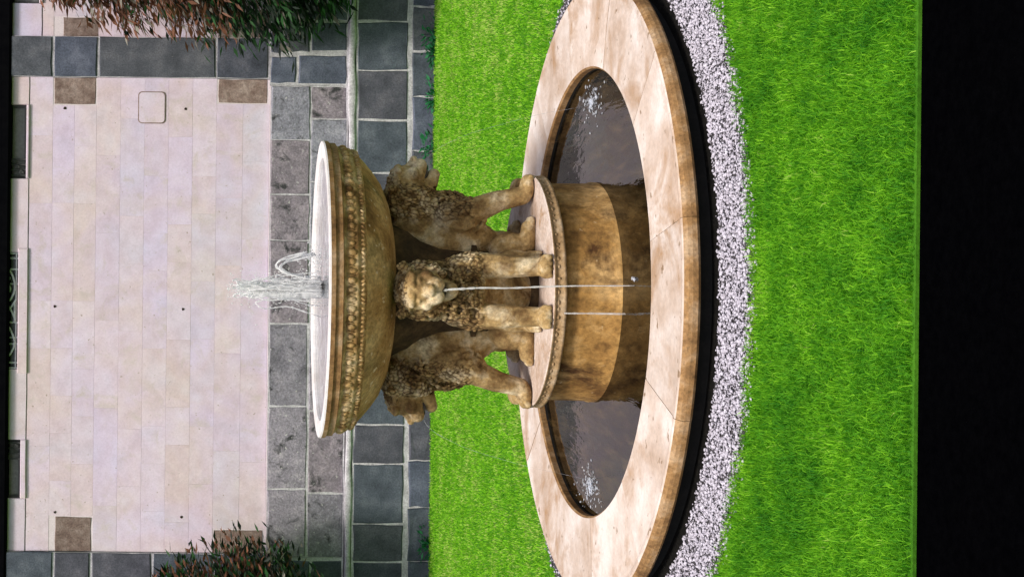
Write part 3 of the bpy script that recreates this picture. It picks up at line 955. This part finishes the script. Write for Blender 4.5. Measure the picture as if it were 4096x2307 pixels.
for k in range(2200):
    a = rj.uniform(0, 2 * math.pi); q = abs(rj.gauss(0, 0.062))
    z = 1.83 + abs(rj.gauss(0, 0.30))
    if z > 2.44: continue
    s = rj.uniform(0.0015, 0.0045)
    jet.add(*ball((q * math.cos(a), q * math.sin(a), z), (s, s, s * rj.uniform(1.0, 2.4)), None, 1))
tag(jet.build('water_jet', [M['froth'], M['froth_soft']], None, True), 'white frothy water column rising from the middle of the upper bowl', 'water jet')
# side spurts thrown out from the nozzle
sp = MB()
for k in range(7):
    sp.add(*wobble_stream((0.05, 0.01 * k - 0.03, 1.84), (0.40 + rj.uniform(-.04, .06), rj.uniform(-.05, .05), 2.30 + rj.uniform(-.12, .1)), 0.44, 0.005, 0.006, 26, 0.04, 21 + k))
for k in range(120):
    s = rj.uniform(0.002, 0.006)
    sp.add(*ball((0.20 + rj.gauss(0, 0.05), rj.gauss(0, 0.04), 1.835 + abs(rj.gauss(0, 0.06))), (s, s, s * 1.5), None, 1))
tag(sp.build('water_spurt', M['froth'], None, True), 'curved spurt of water beside the central column, splashing into the bowl', 'water jet')

def radial(ang, r, z): return Vector((r * math.cos(R(ang)), r * math.sin(R(ang)), z))
jets = [(-90, 0.0078, 'front', 'thin white stream falling from the mouth of the lion facing the viewer'),
        (0, 0.0016, 's1', 'fine thread of water from the profile lion nearest the large dark tree'),
        (180, 0.0016, 's2', 'fine thread of water from the profile lion nearest the low rusty shrub')]
for ang, rad, nm, lab in jets:
    h = 1.17 - Z_W
    t1 = math.sqrt(h / 4.9)
    reach = 0.40 if nm != 'front' else 0.12
    vel = radial(ang, reach / t1, 0)
    mbx = MB()
    sd_ = radial(90 + ang, 1, 0) * (0.05 / t1 if nm == 'front' else 0)
    mbx.add(*wobble_stream(radial(ang, 0.805, 1.17), vel + (sd_ if nm != 'front' else Vector((0.085, 0, 0))), t1, rad, rad * 0.45, 60, 0.016, 3 + ang))
    tag(mbx.build('water_stream', M['froth'] if nm == 'front' else M['froth_thin'], None, True), lab, 'water stream')
mbx = MB()
mbx.add(*wobble_stream((-0.125, -0.76, 0.46), (0, -0.02, 0), 0.27, 0.0045, 0.0065, 20, 0.004, 77))
tag(mbx.build('water_stream', M['froth'], None, True), 'short white trickle dripping off the platform edge below the front lion', 'water stream')
# splashes where the threads land
for (cx, cy, n, sc, lab) in ((1.22, 0.0, 150, 1.0, 'patch of white splashes in the basin under the lion nearest the large dark tree'),
                             (-1.25, -0.06, 200, 1.1, 'patch of white splashes in the basin under the lion nearest the low rusty shrub'),
                             (0.08, -0.92, 14, 0.22, 'small white splash in the basin where the front stream lands')):
    mbx = MB()
    for k in range(n):
        q = abs(rj.gauss(0, 0.10 * sc)); a = rj.uniform(0, 2 * math.pi)
        X, Y = cx + q * math.cos(a) * 0.8, cy + q * math.sin(a) * 1.3
        if math.hypot(X, Y) > 1.40 or math.hypot(X, Y) < 0.72: continue
        s = rj.uniform(0.002, 0.008) * (1 if rj.random() < .85 else 1.7)
        rot = Matrix.Rotation(rj.uniform(0, 3.14), 3, 'Z')
        mbx.add(*ball((X, Y, Z_W + rj.uniform(0, 0.012)), (s * 1.8, s, s * 0.5), rot, 1))
    tag(mbx.build('water_splash', M['splash'], None, True), lab, 'water splash', kind='stuff')

# ------------------------------------------------------------------ gravel pebbles
def pebbles():
    pts = []
    N = 36000
    r = np.sqrt(rng.uniform(2.0 ** 2, 2.50 ** 2, N * 2)); a = rng.uniform(0, 2 * math.pi, N * 2)
    keep = (np.sin(a) < 0.35) | (rng.random(N * 2) < 0.25)
    edge = np.where(r > 2.34, rng.random(N * 2) < ((2.50 - r) / 0.16) ** 1.5, True) & np.where(r < 2.05, rng.random(N * 2) < (r - 1.985) / 0.065, True)
    sel = keep & edge
    r, a = r[sel][:N], a[sel][:N]
    n = len(r)
    s = 0.0032 + 0.0085 * rng.random(n) ** 3.2
    base = ICO_V
    V = base[None] * (s[:, None, None]) * rng.uniform(0.65, 1.3, (n, 1, 3)) * rng.uniform(0.85, 1.15, (n, len(base), 1))
    th = rng.uniform(0, 2 * math.pi, n); c, sn = np.cos(th), np.sin(th)
    X = V[..., 0] * c[:, None] - V[..., 1] * sn[:, None]; Y = V[..., 0] * sn[:, None] + V[..., 1] * c[:, None]
    P = np.stack([X + (r * np.cos(a))[:, None], Y + (r * np.sin(a))[:, None], V[..., 2] * 0.75 + 0.012 + rng.uniform(0, 0.008, n)[:, None]], -1)
    F = np.array(ICO_F)
    idx = (F[None] + (np.arange(n) * len(base))[:, None, None]).ravel()
    return big_mesh('gravel', P.reshape(-1, 3), idx, [3] * (n * len(F)), M['pebble'])
tag(pebbles(), kind='stuff', cat='gravel', label='ring of small white pebbles laid round the basin')

# ------------------------------------------------------------------ grass
def vnoise(x, y, sc, ox):
    return np.array([noise.noise(Vector((a * sc + ox, b * sc, ox * 1.7))) for a, b in zip(x, y)])

def grass(x, y, hmin, hmax, w, lean):
    n = len(x)
    th = rng.uniform(0, 2 * math.pi, n)
    h = rng.uniform(hmin, hmax, n)
    ld = rng.uniform(0, 2 * math.pi, n); la = rng.uniform(0.1, 1.0, n) * lean
    dx, dy = np.cos(th) * w / 2, np.sin(th) * w / 2
    lx, ly = np.cos(ld) * la * h, np.sin(ld) * la * h
    z0 = np.full(n, -0.004)
    P = np.empty((n, 5, 3))
    P[:, 0] = np.stack([x - dx, y - dy, z0], 1); P[:, 1] = np.stack([x + dx, y + dy, z0], 1)
    P[:, 2] = np.stack([x + dx * .8 + lx * .35, y + dy * .8 + ly * .35, h * .6], 1)
    P[:, 3] = np.stack([x - dx * .8 + lx * .35, y - dy * .8 + ly * .35, h * .6], 1)
    P[:, 4] = np.stack([x + lx, y + ly, h * np.clip(1.05 - la * .35, .4, 1)], 1)
    return P

def lawn_grass():
    parts = []; tints = []
    def region(x0, x1, y0, y1, dens, hmin, hmax, w, lean, mean):
        n = int((x1 - x0) * (y1 - y0) * dens)
        x = rng.uniform(x0, x1, n); y = rng.uniform(y0, y1, n)
        rad = np.hypot(x, y)
        lim = 2.40 + 0.05 * np.sin(np.arctan2(y, x) * 23) * rng.random(n) + rng.normal(0, 0.02, n)
        k = (rad > lim) & (y < FY - 0.14)
        x, y = x[k], y[k]
        t = mean + 0.10 * vnoise(x, y, 1.1, 3.3) + 0.20 * vnoise(x, y, 5.0, 9.1) + 0.16 * vnoise(x, y, 14.0, 5.1) + rng.normal(0, 0.13, len(x))
        rr_ = np.hypot(x, y)
        t = t + np.where((rr_ < 2.62) & (y < 0), rng.random(len(x)) * 0.18, 0)
        parts.append(grass(x, y, hmin, hmax, w, lean)); tints.append(np.clip(t, 0, 1))
    region(-1.75, 1.75, LAWN_FRONT + 0.01, -1.6, 13000, 0.022, 0.05, 0.0050, 1.2, 0.54)
    region(-2.9, -1.75, LAWN_FRONT + 0.01, 0.5, 2500, 0.025, 0.05, 0.009, 1.1, 0.46)
    region(1.75, 2.9, LAWN_FRONT + 0.01, 0.5, 2500, 0.025, 0.05, 0.009, 1.1, 0.46)
    region(-4.6, 4.6, 0.5, FY - 0.13, 2600, 0.020, 0.038, 0.010, 1.1, 0.82)
    P = np.concatenate(parts); T = np.concatenate(tints)
    n = len(P)
    base = np.arange(n)[:, None] * 5
    loops = (base + np.array([0, 1, 2, 3, 3, 2, 4])[None]).ravel()
    counts = np.tile([4, 3], n)
    return big_mesh('grass', P.reshape(-1, 3), loops, counts, M['grass'], np.repeat(T, 5))
tag(lawn_grass(), kind='stuff', cat='grass', label='short bright green mown grass around the fountain')

# ------------------------------------------------------------------ tree, shrub, weeds
def leaf_quads(items):
    """items: (base, direction, side, length, width, mat, tint)"""
    V = []; L = []; C = []; T = []; MI = []
    for (p, d, s, ln, w, mi, t) in items:
        n = len(V)
        nrm = d.cross(s)
        V += [p, p + d * ln * .45 + s * w / 2 + nrm * w * .2, p + d * ln, p + d * ln * .45 - s * w / 2 + nrm * w * .2]
        L += [n, n + 1, n + 2, n + 3]; C.append(4); T += [t] * 4; MI.append(mi)
    return np.array([v[:] for v in V]), np.array(L), C, np.array(T), MI

def foliage(name, parent, tips, mats, per, ln, w, seed, colour):
    r = random.Random(seed)
    items = []
    base = wloc(parent)
    for (a, b) in tips:
        a, b = Vector(a), Vector(b)
        ax = (b - a).normalized()
        for k in range(per):
            t = r.uniform(0.25, 1.05)
            p = a.lerp(b, t) + Vector((r.gauss(0, .07), r.gauss(0, .07), r.gauss(0, .07)))
            d = (ax + Vector((r.gauss(0, .35), r.gauss(0, .35), r.gauss(-.12, .35)))).normalized()
            s = d.cross(Vector((r.gauss(0, 1), r.gauss(0, 1), r.gauss(0, 1)))).normalized()
            items.append((p - base, d, s, ln * r.uniform(.6, 1.25), w * r.uniform(.6, 1.3), colour(p, t, r), r.random()))
    V, L, C, T, MI = leaf_quads(items)
    o = big_mesh(name, V, L, C, mats, T, parent)
    o.data.polygons.foreach_set('material_index', MI)
    return o

# tall dark tree at the side, its outer sprays reaching in front of the pilaster
tr = thing('tree', 'tall dark green tree with rust brown dry leaf tips overhanging the pilaster', 'tree', (4.30, 6.65, 0))
mb = MB()
mb.add(*tube([(4.30, 6.65, -0.05), (4.32, 6.67, 0.8), (4.25, 6.63, 2.0), (4.30, 6.65, 3.4), (4.25, 6.65, 5.0)], [0.15, 0.12, 0.10, 0.07, 0.03], 10))
mb.build('trunk', M['bark'], tr, True)
tips = []; rt = random.Random(3)
for k in range(235):
    z = rt.uniform(1.35, 5.1)
    reach = 1.55 * math.sqrt(max(0.05, 1 - ((z - 3.0) / 2.35) ** 2))
    if z > 3.3: reach *= 0.92
    if z < 1.9: reach *= 0.92
    a = R(180) + rt.gauss(0, 0.8) if rt.random() < .8 else rt.uniform(0, 6.28)
    L = reach * rt.uniform(0.72, 1.0)
    p0 = Vector((4.28, 6.65, z + rt.uniform(-.1, .25)))
    p1 = Vector((4.28 + L * math.cos(a), min(7.28, 6.65 + 0.65 * L * math.sin(a)), z - 0.12 - 0.12 * L))
    tips.append((p0, p1))
mb = MB()
for a, b in tips:
    mb.add(*tube([a, a.lerp(b, .5) + Vector((0, 0, .04)), b], [0.022, 0.013, 0.004], 5))
mb.build('branches', M['bark'], tr)
def tcol(p, t, r):
    hi = (p.z - 2.9) / 0.8
    if p.z > 2.8 and p.x < 3.75 and r.random() < 0.75: return 2 if r.random() < .8 else 3
    if t > 0.9 and r.random() < 0.08: return 3
    if p.z > 2.4 and r.random() < .42: return 2
    return 0 if r.random() < .45 else 1
foliage('crown', tr, tips, [M['leaf_green'], M['leaf_dark'], M['leaf_red'], M['leaf_pale']], 62, 0.17, 0.036, 8, tcol)

sh = thing('shrub', 'lower bushy shrub with rusty brown and green leaves before the dark pilaster', 'shrub', (-4.02, 6.7, 0))
mb = MB()
for k in range(5):
    a = k * 1.3
    mb.add(*tube([(-4.1 + .06 * math.cos(a), 6.7 + .06 * math.sin(a), -0.05), (-4.1 + .2 * math.cos(a), 6.7 + .15 * math.sin(a), 1.2), (-4.1 + .35 * math.cos(a), 6.7 + .25 * math.sin(a), 2.4)], [0.06, 0.045, 0.02], 8))
mb.build('trunk', M['bark'], sh, True)
tips = []
for k in range(120):
    z = rt.uniform(1.3, 3.3)
    reach = 1.24 * math.sqrt(max(0.05, 1 - ((z - 2.05) / 1.35) ** 2))
    a = rt.gauss(0, 0.9) if rt.random() < .8 else rt.uniform(0, 6.28)
    L = reach * rt.uniform(0.7, 1.0)
    p0 = Vector((-4.1, 6.7, z - 0.25)); p1 = Vector((-4.1 + L * math.cos(a), min(7.28, 6.7 + .6 * L * math.sin(a)), z + 0.10 * L))
    tips.append((p0, p1))
mb = MB()
for a, b in tips:
    mb.add(*tube([a, a.lerp(b, .5), b], [0.018, 0.011, 0.004], 5))
mb.build('branches', M['bark'], sh)
def scol(p, t, r):
    q = r.random()
    if p.z > 2.1: return 2 if q < .35 else 1 if q < .75 else 0
    return 1 if q < .45 else 0 if q < .70 else 2 if q < .85 else 3
foliage('crown', sh, tips, [M['leaf_green'], M['leaf_dark'], M['leaf_red'], M['leaf_pale']], 60, 0.13, 0.036, 18, scol)

# weeds at the foot of the plinth
weeds = [(150, 0.16, 'spreading green weed at the plinth foot, farthest of all towards the tree'), (215, 0.10, 'small weed at the plinth foot beside the spreading weed'),
         (395, 0.09, 'low weed at the plinth foot between the tree and the fountain'), (590, 0.15, 'leafy weed at the plinth foot just behind the tree-side lion'),
         (2165, 0.13, 'weed at the plinth foot below the low rusty shrub')]
for yp, hgt, lab in weeds:
    X = fx(yp); Y = FY - 0.19
    w = thing('weed', lab, 'weed', (X, Y, 0), 'weeds along the foot of the plinth')
    r = random.Random(yp)
    items = []
    for k in range(60):
        a = r.uniform(0, 6.28); q = abs(r.gauss(0, .09))
        p = Vector((q * math.cos(a) * 1.4, q * math.sin(a) * .5, r.uniform(0.0, hgt)))
        d = Vector((math.cos(a), math.sin(a) * .6, r.uniform(.1, 1.0))).normalized()
        s = d.cross(Vector((r.gauss(0, 1), r.gauss(0, 1), r.gauss(0, 1)))).normalized()
        items.append((p, d, s, r.uniform(.05, .10), r.uniform(.02, .035), 0, r.random()))
    V, L, C, T, MI = leaf_quads(items)
    big_mesh('leaves', V, L, C, M['weed'], T, w)
